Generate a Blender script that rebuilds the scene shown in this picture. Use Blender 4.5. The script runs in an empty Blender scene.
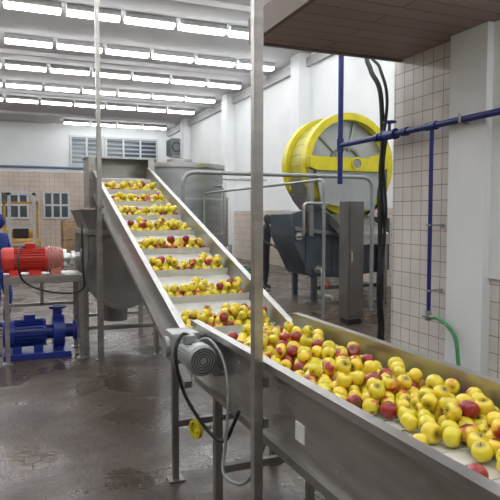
import bpy, bmesh, math, random
from mathutils import Vector, Matrix
random.seed(7)
C = bpy.context
D = bpy.data
COL = C.scene.collection

# ------------------------------------------------------------------ materials
def newmat(name):
    m = D.materials.new(name); m.use_nodes = True
    nt = m.node_tree; b = nt.nodes['Principled BSDF']
    return m, nt, b

def mat(name, col, rough=0.5, metal=0.0, var=0.12, scale=6.0, bump=0.0, bscale=60.0, stretch=(1,1,1), coat=0.0):
    m, nt, b = newmat(name)
    tc = nt.nodes.new('ShaderNodeTexCoord')
    mp = nt.nodes.new('ShaderNodeMapping'); mp.inputs['Scale'].default_value = stretch
    nt.links.new(tc.outputs['Object'], mp.inputs['Vector'])
    n = nt.nodes.new('ShaderNodeTexNoise'); n.inputs['Scale'].default_value = scale
    n.inputs['Detail'].default_value = 5
    nt.links.new(mp.outputs['Vector'], n.inputs['Vector'])
    r = nt.nodes.new('ShaderNodeValToRGB')
    lo = tuple(max(0, c*(1-var)) for c in col[:3])+(1,)
    hi = tuple(min(1, c*(1+var)) for c in col[:3])+(1,)
    r.color_ramp.elements[0].color = lo; r.color_ramp.elements[0].position = .3
    r.color_ramp.elements[1].color = hi; r.color_ramp.elements[1].position = .7
    nt.links.new(n.outputs['Fac'], r.inputs['Fac'])
    nt.links.new(r.outputs['Color'], b.inputs['Base Color'])
    mr = nt.nodes.new('ShaderNodeMapRange')
    mr.inputs['To Min'].default_value = max(0.02, rough-.08); mr.inputs['To Max'].default_value = min(1, rough+.08)
    nt.links.new(n.outputs['Fac'], mr.inputs['Value'])
    nt.links.new(mr.outputs['Result'], b.inputs['Roughness'])
    b.inputs['Metallic'].default_value = metal
    b.inputs['Coat Weight'].default_value = coat
    if bump > 0:
        n2 = nt.nodes.new('ShaderNodeTexNoise'); n2.inputs['Scale'].default_value = bscale
        nt.links.new(mp.outputs['Vector'], n2.inputs['Vector'])
        bp = nt.nodes.new('ShaderNodeBump'); bp.inputs['Strength'].default_value = bump
        bp.inputs['Distance'].default_value = .01
        nt.links.new(n2.outputs['Fac'], bp.inputs['Height'])
        nt.links.new(bp.outputs['Normal'], b.inputs['Normal'])
    return m

def emis(name, col, s):
    m, nt, b = newmat(name)
    b.inputs['Base Color'].default_value = (*col, 1)
    b.inputs['Emission Color'].default_value = (*col, 1)
    b.inputs['Emission Strength'].default_value = s
    return m

def tilemat(name, axes, c1, c2, grout, size, gw=0.03, rough=.25):
    m, nt, b = newmat(name)
    tc = nt.nodes.new('ShaderNodeTexCoord')
    sp = nt.nodes.new('ShaderNodeSeparateXYZ'); cb = nt.nodes.new('ShaderNodeCombineXYZ')
    nt.links.new(tc.outputs['Object'], sp.inputs[0])
    nt.links.new(sp.outputs[axes[0]], cb.inputs[0]); nt.links.new(sp.outputs[axes[1]], cb.inputs[1])
    br = nt.nodes.new('ShaderNodeTexBrick')
    br.offset = 0; br.squash = 1
    br.inputs['Scale'].default_value = 1.0
    br.inputs['Brick Width'].default_value = size; br.inputs['Row Height'].default_value = size
    br.inputs['Mortar Size'].default_value = size*gw; br.inputs['Mortar Smooth'].default_value = .1
    br.inputs['Color1'].default_value = (*c1, 1); br.inputs['Color2'].default_value = (*c2, 1)
    br.inputs['Mortar'].default_value = (*grout, 1)
    nt.links.new(cb.outputs[0], br.inputs['Vector'])
    n = nt.nodes.new('ShaderNodeTexNoise'); n.inputs['Scale'].default_value = 1.3; n.inputs['Detail'].default_value = 6
    nt.links.new(tc.outputs['Object'], n.inputs['Vector'])
    mr = nt.nodes.new('ShaderNodeMapRange'); mr.inputs['From Min'].default_value=.3; mr.inputs['From Max'].default_value=.7
    mr.inputs['To Min'].default_value=.82; mr.inputs['To Max'].default_value=1.05
    nt.links.new(n.outputs['Fac'], mr.inputs['Value'])
    vm = nt.nodes.new('ShaderNodeVectorMath'); vm.operation='SCALE'
    nt.links.new(br.outputs['Color'], vm.inputs[0]); nt.links.new(mr.outputs['Result'], vm.inputs['Scale'])
    nt.links.new(vm.outputs[0], b.inputs['Base Color'])
    b.inputs['Roughness'].default_value = rough
    bp = nt.nodes.new('ShaderNodeBump'); bp.inputs['Strength'].default_value=.4; bp.inputs['Distance'].default_value=.004
    bp.invert = True
    nt.links.new(br.outputs['Fac'], bp.inputs['Height']); nt.links.new(bp.outputs['Normal'], b.inputs['Normal'])
    return m

def floormat():
    m, nt, b = newmat('wet_floor')
    tc = nt.nodes.new('ShaderNodeTexCoord')
    n = nt.nodes.new('ShaderNodeTexNoise'); n.inputs['Scale'].default_value=1.1; n.inputs['Detail'].default_value=9; n.inputs['Roughness'].default_value=.7
    nt.links.new(tc.outputs['Object'], n.inputs['Vector'])
    r = nt.nodes.new('ShaderNodeValToRGB')
    r.color_ramp.elements[0].position=.34; r.color_ramp.elements[0].color=(.036,.024,.018,1)
    r.color_ramp.elements[1].position=.70; r.color_ramp.elements[1].color=(.130,.098,.076,1)
    nt.links.new(n.outputs['Fac'], r.inputs['Fac'])
    br = nt.nodes.new('ShaderNodeTexBrick'); br.offset=.5
    br.inputs['Scale'].default_value=1; br.inputs['Brick Width'].default_value=.11; br.inputs['Row Height'].default_value=.11
    br.inputs['Mortar Size'].default_value=.006
    br.inputs['Color1'].default_value=(1,1,1,1); br.inputs['Color2'].default_value=(.74,.70,.68,1); br.inputs['Mortar'].default_value=(.5,.46,.43,1)
    nt.links.new(tc.outputs['Object'], br.inputs['Vector'])
    mx = nt.nodes.new('ShaderNodeMix'); mx.data_type='RGBA'; mx.blend_type='MULTIPLY'; mx.inputs['Factor'].default_value=.8
    nt.links.new(r.outputs['Color'], mx.inputs['A']); nt.links.new(br.outputs['Color'], mx.inputs['B'])
    nt.links.new(mx.outputs['Result'], b.inputs['Base Color'])
    n2 = nt.nodes.new('ShaderNodeTexNoise'); n2.inputs['Scale'].default_value=1.3; n2.inputs['Detail'].default_value=7
    nt.links.new(tc.outputs['Object'], n2.inputs['Vector'])
    mr = nt.nodes.new('ShaderNodeMapRange'); mr.inputs['From Min'].default_value=.40; mr.inputs['From Max'].default_value=.62
    mr.inputs['To Min'].default_value=.17; mr.inputs['To Max'].default_value=.55
    nt.links.new(n2.outputs['Fac'], mr.inputs['Value']); nt.links.new(mr.outputs['Result'], b.inputs['Roughness'])
    n3 = nt.nodes.new('ShaderNodeTexNoise'); n3.inputs['Scale'].default_value=25; n3.inputs['Detail'].default_value=3
    nt.links.new(tc.outputs['Object'], n3.inputs['Vector'])
    bp = nt.nodes.new('ShaderNodeBump'); bp.inputs['Strength'].default_value=.35; bp.inputs['Distance'].default_value=.01
    nt.links.new(n3.outputs['Fac'], bp.inputs['Height'])
    bp2 = nt.nodes.new('ShaderNodeBump'); bp2.inputs['Strength'].default_value=.25; bp2.inputs['Distance'].default_value=.003; bp2.invert=True
    nt.links.new(br.outputs['Fac'], bp2.inputs['Height']); nt.links.new(bp.outputs['Normal'], bp2.inputs['Normal'])
    nt.links.new(bp2.outputs['Normal'], b.inputs['Normal'])
    return m

def planks(name, c1, c2):
    m, nt, b = newmat(name)
    tc = nt.nodes.new('ShaderNodeTexCoord')
    br = nt.nodes.new('ShaderNodeTexBrick'); br.offset=.5
    br.inputs['Scale'].default_value=1; br.inputs['Brick Width'].default_value=3.0; br.inputs['Row Height'].default_value=.2
    br.inputs['Mortar Size'].default_value=.008
    br.inputs['Color1'].default_value=(*c1,1); br.inputs['Color2'].default_value=(*c2,1); br.inputs['Mortar'].default_value=(.14,.10,.085,1)
    nt.links.new(tc.outputs['Object'], br.inputs['Vector'])
    nt.links.new(br.outputs['Color'], b.inputs['Base Color'])
    b.inputs['Roughness'].default_value=.5
    return m

def applemat():
    m, nt, b = newmat('apple_skin')
    at = nt.nodes.new('ShaderNodeVertexColor'); at.layer_name='tone'
    sp = nt.nodes.new('ShaderNodeSeparateColor'); nt.links.new(at.outputs['Color'], sp.inputs[0])
    tc = nt.nodes.new('ShaderNodeTexCoord')
    n = nt.nodes.new('ShaderNodeTexNoise'); n.inputs['Scale'].default_value=19; n.inputs['Detail'].default_value=2
    nt.links.new(tc.outputs['Object'], n.inputs['Vector'])
    ad = nt.nodes.new('ShaderNodeMath'); ad.operation='ADD'
    nt.links.new(n.outputs['Fac'], ad.inputs[0]); nt.links.new(sp.outputs[0], ad.inputs[1])
    r = nt.nodes.new('ShaderNodeValToRGB'); cr=r.color_ramp
    cr.elements[0].position=.85; cr.elements[0].color=(.84,.63,.04,1)
    cr.elements[1].position=1.0; cr.elements[1].color=(.32,.018,.022,1)
    e=cr.elements.new(.90); e.color=(.76,.36,.05,1)
    e=cr.elements.new(.96); e.color=(.55,.07,.045,1)
    nt.links.new(ad.outputs[0], r.inputs['Fac'])
    g = nt.nodes.new('ShaderNodeMix'); g.data_type='RGBA'; g.blend_type='MULTIPLY'
    nt.links.new(sp.outputs[1], g.inputs['Factor']); nt.links.new(r.outputs['Color'], g.inputs['A'])
    g.inputs['B'].default_value=(.84,.98,.8,1)
    g2 = nt.nodes.new('ShaderNodeMix'); g2.data_type='RGBA'
    nt.links.new(sp.outputs[2], g2.inputs['Factor']); nt.links.new(g.outputs['Result'], g2.inputs['A'])
    g2.inputs['B'].default_value=(.10,.06,.015,1)
    nt.links.new(g2.outputs['Result'], b.inputs['Base Color'])
    b.inputs['Roughness'].default_value=.3
    b.inputs['Coat Weight'].default_value=.3
    b.inputs['Coat Roughness'].default_value=.15
    return m

STEEL = mat('stainless_steel',(.46,.455,.44),.34,.9,.18,3.0,.05,40,(1,1,6))
STEEL_D = mat('stained_steel',(.27,.26,.25),.42,.75,.25,2.5,.08,30)
STEEL_L = mat('bright_steel',(.62,.62,.60),.3,.8,.1,5)
IRON = mat('cast_iron_grey',(.33,.34,.34),.5,.4,.15,12,.1)
MOTORG = mat('motor_grey',(.36,.38,.38),.42,.45,.12,12)
WHITE = mat('white_paint_wall',(.76,.785,.79),.6,0,.05,.8,.05,30)
SIDE = mat('beige_paint_wall',(.36,.32,.27),.6,0,.1,.8,.05,30)  # for the unseen left and rear walls; darkened to dim reflections in the steel
CEILM = mat('ceiling_panel',(.60,.59,.60),.7,0,.08,1.2)
RED = mat('red_enamel',(.55,.028,.018),.35,0,.15,6)
PINK = mat('faded_red_enamel',(.50,.17,.14),.4,0,.15,10)
BLUE = mat('blue_enamel',(.012,.03,.24),.35,0,.2,8)
BLUEP = mat('blue_pipe_paint',(.015,.025,.17),.38,0,.15,8)
YEL = mat('yellow_enamel',(.62,.54,.015),.38,0,.1,4)
BLACK = mat('black_rubber',(.012,.012,.014),.5,0,.2,20)
GREEN = mat('green_hose_rubber',(.05,.28,.10),.4,0,.15,10)
BELT = mat('white_belt',(.60,.60,.55),.4,0,.08,14)
SLATE = mat('slate_painted_steel',(.075,.092,.11),.4,.2,.25,2)
BROWNG = mat('grey_brown_cabinet',(.12,.11,.10),.5,.2,.2,3)
GLASS = mat('dark_window_glass',(.07,.085,.095),.12,0,.2,1)
LOUV = mat('grey_louvre_slat',(.26,.31,.34),.4,.2,.1,3)
FRAME = mat('white_window_frame',(.50,.52,.52),.5,0,.05,4)
ORANGE = mat('worn_orange_paint',(.38,.20,.03),.5,0,.2,5)
PIPEG = mat('grey_pipe_paint',(.30,.32,.32),.4,.4,.1,6)
LABEL = mat('label_plate',(.75,.76,.74),.4,.1,.05,50)
GREENM = mat('green_machine_paint',(.05,.15,.10),.5,0,.2,5)
WOODC = mat('pallet_wood',(.30,.19,.10),.7,0,.25,8,.1)
SKIN = mat('skin',(.42,.23,.15),.55,0,.08,12)
HAIR = mat('hair',(.015,.011,.009),.7,0,.3,60)
SH_BLUE = mat('blue_coverall',(.01,.03,.20),.85,0,.25,9,.2,40)
SH_DARK = mat('dark_shirt_cloth',(.06,.06,.075),.85,0,.25,9,.2,40)
TROUS = mat('navy_trouser_cloth',(.018,.022,.045),.85,0,.25,9,.2,40)
BOOT = mat('rubber_boot',(.014,.014,.016),.4,0,.2,12)
FLOORM = floormat()
TILE_X = tilemat('cream_tiles_side',(1,2),(.74,.70,.66),(.71,.67,.63),(.34,.26,.21),.155,.026,.2)
TILE_Y = tilemat('beige_tiles_back',(0,2),(.56,.45,.38),(.52,.42,.35),(.36,.28,.23),.25,.04,.3)
TILE_XH = tilemat('beige_tiles_hall',(1,2),(.60,.53,.47),(.56,.49,.43),(.40,.32,.27),.25,.04,.3)
LAMP = emis('fluorescent_glow',(.975,.985,1),17.0)
LAMPN = emis('fluorescent_glow_near',(.98,.985,1),15.0)
WOOD = planks('brown_ceiling_boards',(.34,.26,.225),(.30,.23,.20))

# ------------------------------------------------------------------ builders
def empty(name, loc=(0,0,0)):
    e = D.objects.new(name, None); e.location = loc; e.empty_display_size=.2
    COL.objects.link(e); return e

def put(name, me, m=None, parent=None, smooth=False):
    o = D.objects.new(name, me); COL.objects.link(o)
    if m is not None and len(me.materials)==0: me.materials.append(m)
    if smooth:
        for p in me.polygons: p.use_smooth=True
    if parent:
        o.parent = parent
        o.matrix_parent_inverse = Matrix.Translation(-Vector(parent.location))
    return o

def frombm(name, bm, m, parent=None, smooth=False, autos=False):
    bmesh.ops.recalc_face_normals(bm, faces=bm.faces[:])
    if autos:
        for f in bm.faces: f.smooth=True
        for e in bm.edges:
            if len(e.link_faces)==2 and e.calc_face_angle(0) > .6: e.smooth=False
    me = D.meshes.new(name); bm.to_mesh(me); bm.free()
    return put(name, me, m, parent, smooth)

def add_box(bm, x, y, z, bev=0.0):
    r = bmesh.ops.create_cube(bm, size=1)
    vs = r['verts']
    for v in vs:
        v.co = Vector(((x[0]+x[1])/2+v.co.x*(x[1]-x[0]), (y[0]+y[1])/2+v.co.y*(y[1]-y[0]), (z[0]+z[1])/2+v.co.z*(z[1]-z[0])))
    if bev>0:
        es = list({e for v in vs for e in v.link_edges})
        bmesh.ops.bevel(bm, geom=es, offset=bev, segments=2, affect='EDGES', profile=.5)

def add_cyl(bm, p0, p1, r0, r1=None, seg=24, caps=True):
    if r1 is None: r1=r0
    p0=Vector(p0); p1=Vector(p1); d=p1-p0
    rot = d.to_track_quat('Z','Y').to_matrix().to_4x4()
    M = Matrix.Translation((p0+p1)/2) @ rot
    bmesh.ops.create_cone(bm, cap_ends=caps, cap_tris=False, segments=seg, radius1=r0, radius2=r1, depth=d.length, matrix=M)

def box(name, parent, x, y, z, m, bev=0.0):
    bm=bmesh.new(); add_box(bm,x,y,z,bev); return frombm(name,bm,m,parent)

def cyl(name, parent, p0, p1, r, m, r1=None, seg=28):
    bm=bmesh.new(); add_cyl(bm,p0,p1,r,r1,seg); return frombm(name,bm,m,parent,autos=True)

def prism(name, parent, poly, axis, a, b, m, bev=0):
    """poly: list of 2-D points; axis 0 -> poly in (y,z), axis 1 -> poly in (x,z), axis 2 -> (x,y)"""
    bm=bmesh.new()
    def P(p,t):
        if axis==0: return (t,p[0],p[1])
        if axis==1: return (p[0],t,p[1])
        return (p[0],p[1],t)
    A=[bm.verts.new(P(p,a)) for p in poly]; B=[bm.verts.new(P(p,b)) for p in poly]
    n=len(poly)
    bm.faces.new(A); bm.faces.new(B[::-1])
    for i in range(n): bm.faces.new((A[i],A[(i+1)%n],B[(i+1)%n],B[i]))
    if bev: bmesh.ops.bevel(bm, geom=bm.edges[:], offset=bev, segments=1, affect='EDGES')
    return frombm(name,bm,m,parent,autos=True)

def roundpath(pts, r=.1, n=6):
    pts=[Vector(p) for p in pts]; out=[pts[0]]
    for i in range(1,len(pts)-1):
        a,b,c=pts[i-1],pts[i],pts[i+1]
        rr=min(r,(a-b).length*.45,(c-b).length*.45)
        s=b+(a-b).normalized()*rr; e=b+(c-b).normalized()*rr
        for k in range(n+1):
            t=k/n; out.append((1-t)**2*s+2*t*(1-t)*b+t*t*e)
    out.append(pts[-1]); return out

def smoothpath(pts, n=8):
    pts=[Vector(p) for p in pts]; out=[]
    P=[pts[0]]+pts+[pts[-1]]
    for i in range(1,len(P)-2):
        p0,p1,p2,p3=P[i-1],P[i],P[i+1],P[i+2]
        for k in range(n):
            t=k/n
            out.append(.5*((2*p1)+(-p0+p2)*t+(2*p0-5*p1+4*p2-p3)*t*t+(-p0+3*p1-3*p2+p3)*t**3))
    out.append(pts[-1]); return out

def sweep(name, parent, pts, r, m, res=5):
    cu=D.curves.new(name,'CURVE'); cu.dimensions='3D'; cu.bevel_depth=r; cu.bevel_resolution=res; cu.use_fill_caps=True
    s=cu.splines.new('POLY'); s.points.add(len(pts)-1)
    for i,p in enumerate(pts): s.points[i].co=(*p,1)
    o=D.objects.new('tmp',cu); COL.objects.link(o)
    me=D.meshes.new_from_object(o.evaluated_get(C.evaluated_depsgraph_get()))
    D.objects.remove(o); D.curves.remove(cu)
    me.materials.clear()
    return put(name,me,m,parent,True)

def pipe(name,parent,pts,r,m,bend=.1): return sweep(name,parent,roundpath(pts,bend),r,m)
def cable(name,parent,pts,r,m): return sweep(name,parent,smoothpath(pts),r,m,3)

def ring(name,parent,c,R,r,axis,m,w=None):
    """flat band ring: radius R outer, r inner, thickness w along axis"""
    bm=bmesh.new(); n=64; w=w or .05
    a=Vector(axis).normalized(); q=a.to_track_quat('Z','Y').to_matrix(); c=Vector(c)
    L=[]
    for i in range(n):
        t=2*math.pi*i/n; d=q@Vector((math.cos(t),math.sin(t),0))
        L.append([bm.verts.new(c+d*rr+a*s) for rr,s in ((R,-w/2),(R,w/2),(r,w/2),(r,-w/2))])
    for i in range(n):
        A=L[i];B=L[(i+1)%n]
        for k in range(4): bm.faces.new((A[k],A[(k+1)%4],B[(k+1)%4],B[k]))
    return frombm(name,bm,m,parent,autos=True)

def motor(prefix, parent, c0, c1, r, m, mfan, fins=20, box_dir=(0,0,1)):
    """electric motor from c0 (drive end) to c1 (fan end): finned frame, end bell, fan cover w/ grille, terminal box"""
    c0=Vector(c0); c1=Vector(c1); d=(c1-c0); L=d.length; a=d.normalized()
    bm=bmesh.new()
    add_cyl(bm,c0,c0+a*L*.06,r*1.05,seg=32)
    add_cyl(bm,c0+a*L*.06,c0+a*L*.74,r*.88,seg=32)
    q=a.to_track_quat('Z','Y').to_matrix()
    for i in range(fins):
        t=2*math.pi*i/fins; dr=q@Vector((math.cos(t),math.sin(t),0)); tn=a.cross(dr)
        vs=[]
        for s in (c0+a*L*.07,c0+a*L*.73):
            for rr in (.8,1.02):
                for k in (-1,1): vs.append(bm.verts.new(s+dr*r*rr+tn*k*r*.025))
        for f in ((0,1,3,2),(4,6,7,5),(0,4,5,1),(2,3,7,6),(0,2,6,4),(1,5,7,3)): bm.faces.new([vs[j] for j in f])
    frombm(prefix+'frame',bm,m,parent,autos=True)
    bm=bmesh.new()
    add_cyl(bm,c0+a*L*.74,c0+a*L*.95,r*1.06,seg=32)
    add_cyl(bm,c0+a*L*.95,c1,r*1.06,r*.9,seg=32)
    frombm(prefix+'fan_cover',bm,mfan,parent,autos=True)
    for k,rr in enumerate((.3,.48,.66,.84)):
        ring(prefix+'grille_%d'%(k+1),parent,c1+a*.002,r*rr,r*(rr-.045),a,BLACK,.004)
    cyl(prefix+'shaft',parent,c0-a*L*.15,c0,r*.2,STEEL_L,seg=14)
    bd=Vector(box_dir); tc=c0+a*L*.38+bd*r*1.12
    bm=bmesh.new(); add_box(bm,(-.5,.5),(-.5,.5),(-.5,.5),.08)
    s=Vector((r*.8,r*.8,r*.8)); 
    for v in bm.verts: v.co=Vector((v.co.x*s.x,v.co.y*s.y,v.co.z*s.z*.75))+tc
    frombm(prefix+'terminal_box',bm,m,parent)

# ------------------------------------------------------------------ room shell
XL,XR,YB,ZC=-6.0,8.5,32.5,6.6
box('floor',None,(XL-.3,XR+.3),(-4.3,YB+.3),(-.2,0),FLOORM)
box('ceiling',None,(XL-.3,XR+.3),(-4.3,YB+.3),(ZC,ZC+.2),CEILM)
box('wall_back',None,(XL,XR),(YB,YB+.3),(0,ZC),WHITE)
box('wall_right',None,(XR,XR+.3),(5.45,YB+.3),(0,ZC),WHITE)
box('wall_left',None,(XL-.3,XL),(-4,YB+.3),(0,ZC),SIDE)
box('wall_rear',None,(XL,4.0),(-4.3,-4),(0,ZC),SIDE)
box('wall_near_right',None,(4.0,4.25),(-4,5.45),(0,3.4),TILE_X)
box('wall_near_right_upper',None,(4.0,4.25),(-4,5.45),(3.4,ZC),WHITE)
box('wall_return',None,(4.25,XR),(5.2,5.45),(0,ZC),WHITE)
box('ceiling_low',None,(2.25,4.0),(-4.0,5.3),(3.4,3.6),WOOD)
TRIM=mat('ceiling_edge_trim',(.16,.12,.10),.6)
box('trim_1',None,(2.25,4.0),(5.3,5.35),(3.38,3.62),TRIM)
box('trim_3',None,(2.20,2.25),(-4.0,5.35),(3.38,3.62),TRIM)
box('wall_tiled_back',None,(XL,XR),(YB-.04,YB),(0,4.0),TILE_Y)
box('wall_tiled_right',None,(XR-.04,XR),(5.45,YB-.04),(0,1.9),TILE_XH)
# white pilasters
box('wall_pilaster_near',None,(3.90,4.0),(3.98,4.45),(0,3.4),WHITE,.006)
box('wall_plaster_near',None,(3.97,4.0),(-4,3.98),(1.14,3.4),WHITE)
for i,y in enumerate((9.8,16.1,22.4,28.7)):
    box('wall_pilaster_%d'%(i+1),None,(XR-.35,XR),(y-.3,y+.3),(0,ZC),WHITE)
box('trim_2',None,(XR-.12,XR),(5.5,YB),(ZC-.4,ZC-.15),mat('grey_beam',(.42,.42,.42),.6))
for i,y in enumerate((1.4,7.2,12.9,18.8,24.6,29.6)):
    box('ceiling_joist_%d'%(i+1),None,(XL,XR if y>5 else 4),(y-.06,y+.06),(ZC-.12,ZC),CEILM)

# windows on back wall
def window(name, x0,x1,z0,z1,cols,rows,louvre=False):
    e=empty(name,((x0+x1)/2,YB-.06,z0)); y=YB-.04
    box('glass',e,(x0,x1),(y-.02,y),(z0,z1),GLASS)
    bm=bmesh.new(); t=.05
    for i in range(cols+1):
        x=x0+(x1-x0)*i/cols; add_box(bm,(x-t,x+t),(y-.09,y),(z0-t,z1+t))
    for j in (range(rows+1) if not louvre else (0,rows)):
        z=z0+(z1-z0)*j/rows; add_box(bm,(x0-t,x1+t),(y-.085,y),(z-t,z+t))
    frombm('frame',bm,FRAME,e)
    if louvre:
        bm=bmesh.new()
        for j in range(rows):
            z=z0+(z1-z0)*(j+.5)/rows; h=(z1-z0)/rows*.36
            r=bmesh.ops.create_cube(bm,size=1)
            for v in r['verts']:
                v.co=Vector(((x0+x1)/2+v.co.x*(x1-x0), y-.05+v.co.y*.02+v.co.z*.05, z+v.co.z*2*h*.55))
        frombm('louvres',bm,LOUV,e)
window('window_1',3.1,4.75,4.35,5.95,2,7,True)
window('window_2',4.95,7.75,4.35,5.95,3,7,True)
window('window_3',1.7,2.95,1.6,2.95,3,2)
window('window_4',-.4,.9,1.6,2.95,3,2)
# air-conditioning unit high on right wall
e=empty('air_conditioner',(8.2,30.4,5.0))
box('casing',e,(7.85,8.46),(29.7,30.7),(4.9,5.75),mat('ac_grey',(.25,.27,.28),.5),.03)
ring('fan_grille',e,(8.15,29.69,5.3),.25,.2,(0,1,0),BLACK,.01)
bm=bmesh.new()
for k in range(8): add_box(bm,(7.83,7.86),(29.78,30.62),(4.98+k*.09,5.02+k*.09))
frombm('grille',bm,BLACK,e)
bm=bmesh.new(); add_box(bm,(7.95,8.48),(29.8,29.86),(4.82,4.9)); add_box(bm,(7.95,8.48),(30.54,30.6),(4.82,4.9)); frombm('bracket',bm,FRAME,e)
pipe('blue_wall_pipe',None,[(-5.9,YB-.16,4.25),(8.2,YB-.16,4.25)],.06,mat('pale_blue_pipe',(.12,.2,.3),.4),.1)

# ceiling fluorescent fixtures
bm=bmesh.new(); bm2=bmesh.new()
for y in (-2.8,0,2.9,5.8,8.7,11.5,14.4,17.3,20.2,23.1,26.0,31.2):
    x=-5.4
    while x<(7.6 if y>5.5 else 2.8):
        if not (y>30 and x<2.4):
            add_box(bm,(x,x+1.2),(y-.11,y+.11),(ZC-.21,ZC-.13)); add_box(bm2,(x-.02,x+1.22),(y-.15,y+.15),(ZC-.13,ZC-.0))
        x+=1.35
e=empty('ceiling_lights',(0,20,ZC)); frombm('tubes',bm,LAMP,e); frombm('housings',bm2,FRAME,e)
bm=bmesh.new(); bm2=bmesh.new()
for y in (-1.5,.6,2.5):
    for x in (2.6,):
        add_box(bm,(x,x+1.16),(y-.1,y+.1),(3.27,3.33)); add_box(bm2,(x-.02,x+1.18),(y-.14,y+.14),(3.33,3.4))
e=empty('ceiling_lights_low',(0,0,3.4)); frombm('tubes',bm,LAMPN,e); frombm('housings',bm2,FRAME,e)

# ------------------------------------------------------------------ horizontal conveyor
XA,XB=1.0,1.61; YE=3.2; YN=-1.2; ZT=1.10; ZB=.965
hc=empty('horizontal_conveyor',(1.3,1.0,0))
for nm,x,s in (('side_plate_left',XA,-1),('side_plate_right',XB,1)):
    poly=[(x,.77),(x+s*.004,.77),(x+s*.004,ZT-.004),(x+s*.04,ZT-.004),(x+s*.04,ZT-.03),(x+s*.044,ZT-.03),(x+s*.044,ZT),(x,ZT)]
    prism(nm,hc,poly,1,YN,YE,STEEL)
box('belt',hc,(XA+.01,XB-.01),(YN+.05,YE-.05),(ZB-.012,ZB),BELT)
box('belt_return',hc,(XA+.01,XB-.01),(YN+.05,YE-.05),(.80,.812),BELT)
bm=bmesh.new()
y=YN+.1
while y<YE-.05: add_box(bm,(XA+.015,XB-.015),(y-.004,y+.004),(ZB,ZB+.003)); y+=.1
frombm('belt_seams',bm,mat('belt_hinge',(.52,.52,.48),.5),hc)
cyl('head_pulley',hc,(XA+.01,YE-.09,.885),(XB-.01,YE-.09,.885),.075,STEEL_D)
cyl('tail_pulley',hc,(XA+.01,YN+.09,.885),(XB-.01,YN+.09,.885),.075,STEEL_D)
prism('bottom_rail_left',hc,[(XA-.025,.74),(XA+.01,.74),(XA+.01,.775),(XA-.025,.775)],1,YN,YE,STEEL_D)
prism('bottom_rail_right',hc,[(XB-.01,.74),(XB+.025,.74),(XB+.025,.775),(XB-.01,.775)],1,YN,YE,STEEL_D)
k=1
for y in (2.92,.9,-1.0):
    for x in (XA+.02,XB-.02):
        box('leg_%d'%k,hc,(x-.022,x+.022),(y-.022,y+.022),(.03,.75),STEEL_D,.003)
        cyl('foot_%d'%k,hc,(x,y,0),(x,y,.03),.045,BLACK); k+=1
    box('cross_bar_%d'%k,hc,(XA+.03,XB-.03),(y-.018,y+.018),(.30,.34),STEEL_D)
bm=bmesh.new()
for i in range(9):
    add_cyl(bm,(XA-.006,3.0-i*.45,1.0),(XA+.001,3.0-i*.45,1.0),.009,seg=8); add_cyl(bm,(XA-.006,3.0-i*.45,.84),(XA+.001,3.0-i*.45,.84),.009,seg=8)
frombm('bolts',bm,IRON,hc)
box('label_plate',hc,(XA-.009,XA-.004),(1.87,1.94),(.85,.92),LABEL)
# drive motor of the conveyor, fan end to the camera
dm=empty('conveyor_drive_motor',(.87,2.9,.98))
motor('',dm,(.87,2.98,.985),(.87,2.70,.985),.074,MOTORG,MOTORG,22,(-.3,0,.95))
bm=bmesh.new(); add_box(bm,(.79,.955),(3.0,3.17),(.90,1.07),.015); add_cyl(bm,(.95,3.085,.985),(.995,3.085,.985),.05); add_cyl(bm,(.77,3.085,.985),(.80,3.085,.985),.055)
frombm('worm_gearbox',bm,MOTORG,dm,autos=True)
box('mounting_bracket',dm,(.93,.994),(2.72,3.15),(.895,.91),STEEL_D)
cable('power_cable',dm,[(.85,2.88,1.08),(.80,2.85,1.09),(.76,2.82,1.0),(.80,2.80,.80),(.90,2.72,.62),(.95,2.62,.60),(.95,2.5,.72),(.96,2.45,.80)],.009,BLACK)
cable('conduit',dm,[(.90,2.84,1.06),(.93,2.78,1.07),(.955,2.66,1.0),(.955,2.58,.85),(.93,2.55,.62),(.90,2.5,.5),(.94,2.4,.48),(.96,2.3,.56),(.985,2.2,.75)],.008,PIPEG)
# yellow hand wheel / valve low on the frame
hv=empty('yellow_tension_wheel',(.95,3.0,.55))
cyl('shaft',hv,(.90,2.93,.56),(.985,2.93,.56),.012,STEEL_L)
ring('rim',hv,(.90,2.93,.56),.052,.036,(1,.3,0),YEL,.022)
bm=bmesh.new()
for t in (0,1.05,2.1):
    a=Vector((0,math.cos(t),math.sin(t)))*.042; c=Vector((.90,2.93,.56)); add_cyl(bm,c-a,c+a,.008,seg=8)
frombm('spokes',bm,YEL,hv)

# ------------------------------------------------------------------ incline conveyor
IX0,IX1=.98,1.62
zb=lambda y: 1.09+.317*(y-3.9)
Y0,Y1=3.27,7.3
ic=empty('inclined_cleated_conveyor',(1.3,5.2,0))
for nm,x,s,hh in (('side_plate_left',IX0,-1,.09),('side_plate_right',IX1,1,.135)):
    prism(nm,ic,[(Y0,zb(Y0)-.2),(Y1,zb(Y1)-.2),(Y1,zb(Y1)+hh),(Y0,zb(Y0)+hh)],0,x-.003,x+.003,STEEL)
    a,b=sorted((x-.003*s,x+.04*s))
    prism(nm+'_top_flange',ic,[(Y0,zb(Y0)+hh),(Y1,zb(Y1)+hh),(Y1,zb(Y1)+hh+.006),(Y0,zb(Y0)+hh+.006)],0,a,b,STEEL)
    a,b=sorted((x,x+.045*s))
    prism(nm+'_bottom_flange',ic,[(Y0,zb(Y0)-.21),(Y1,zb(Y1)-.21),(Y1,zb(Y1)-.17),(Y0,zb(Y0)-.17)],0,a,b,STEEL_D)
prism('belt',ic,[(Y0+.02,zb(Y0+.02)-.012),(Y1,zb(Y1)-.012),(Y1,zb(Y1)),(Y0+.02,zb(Y0+.02))],0,IX0+.01,IX1-.01,BELT)
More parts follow.
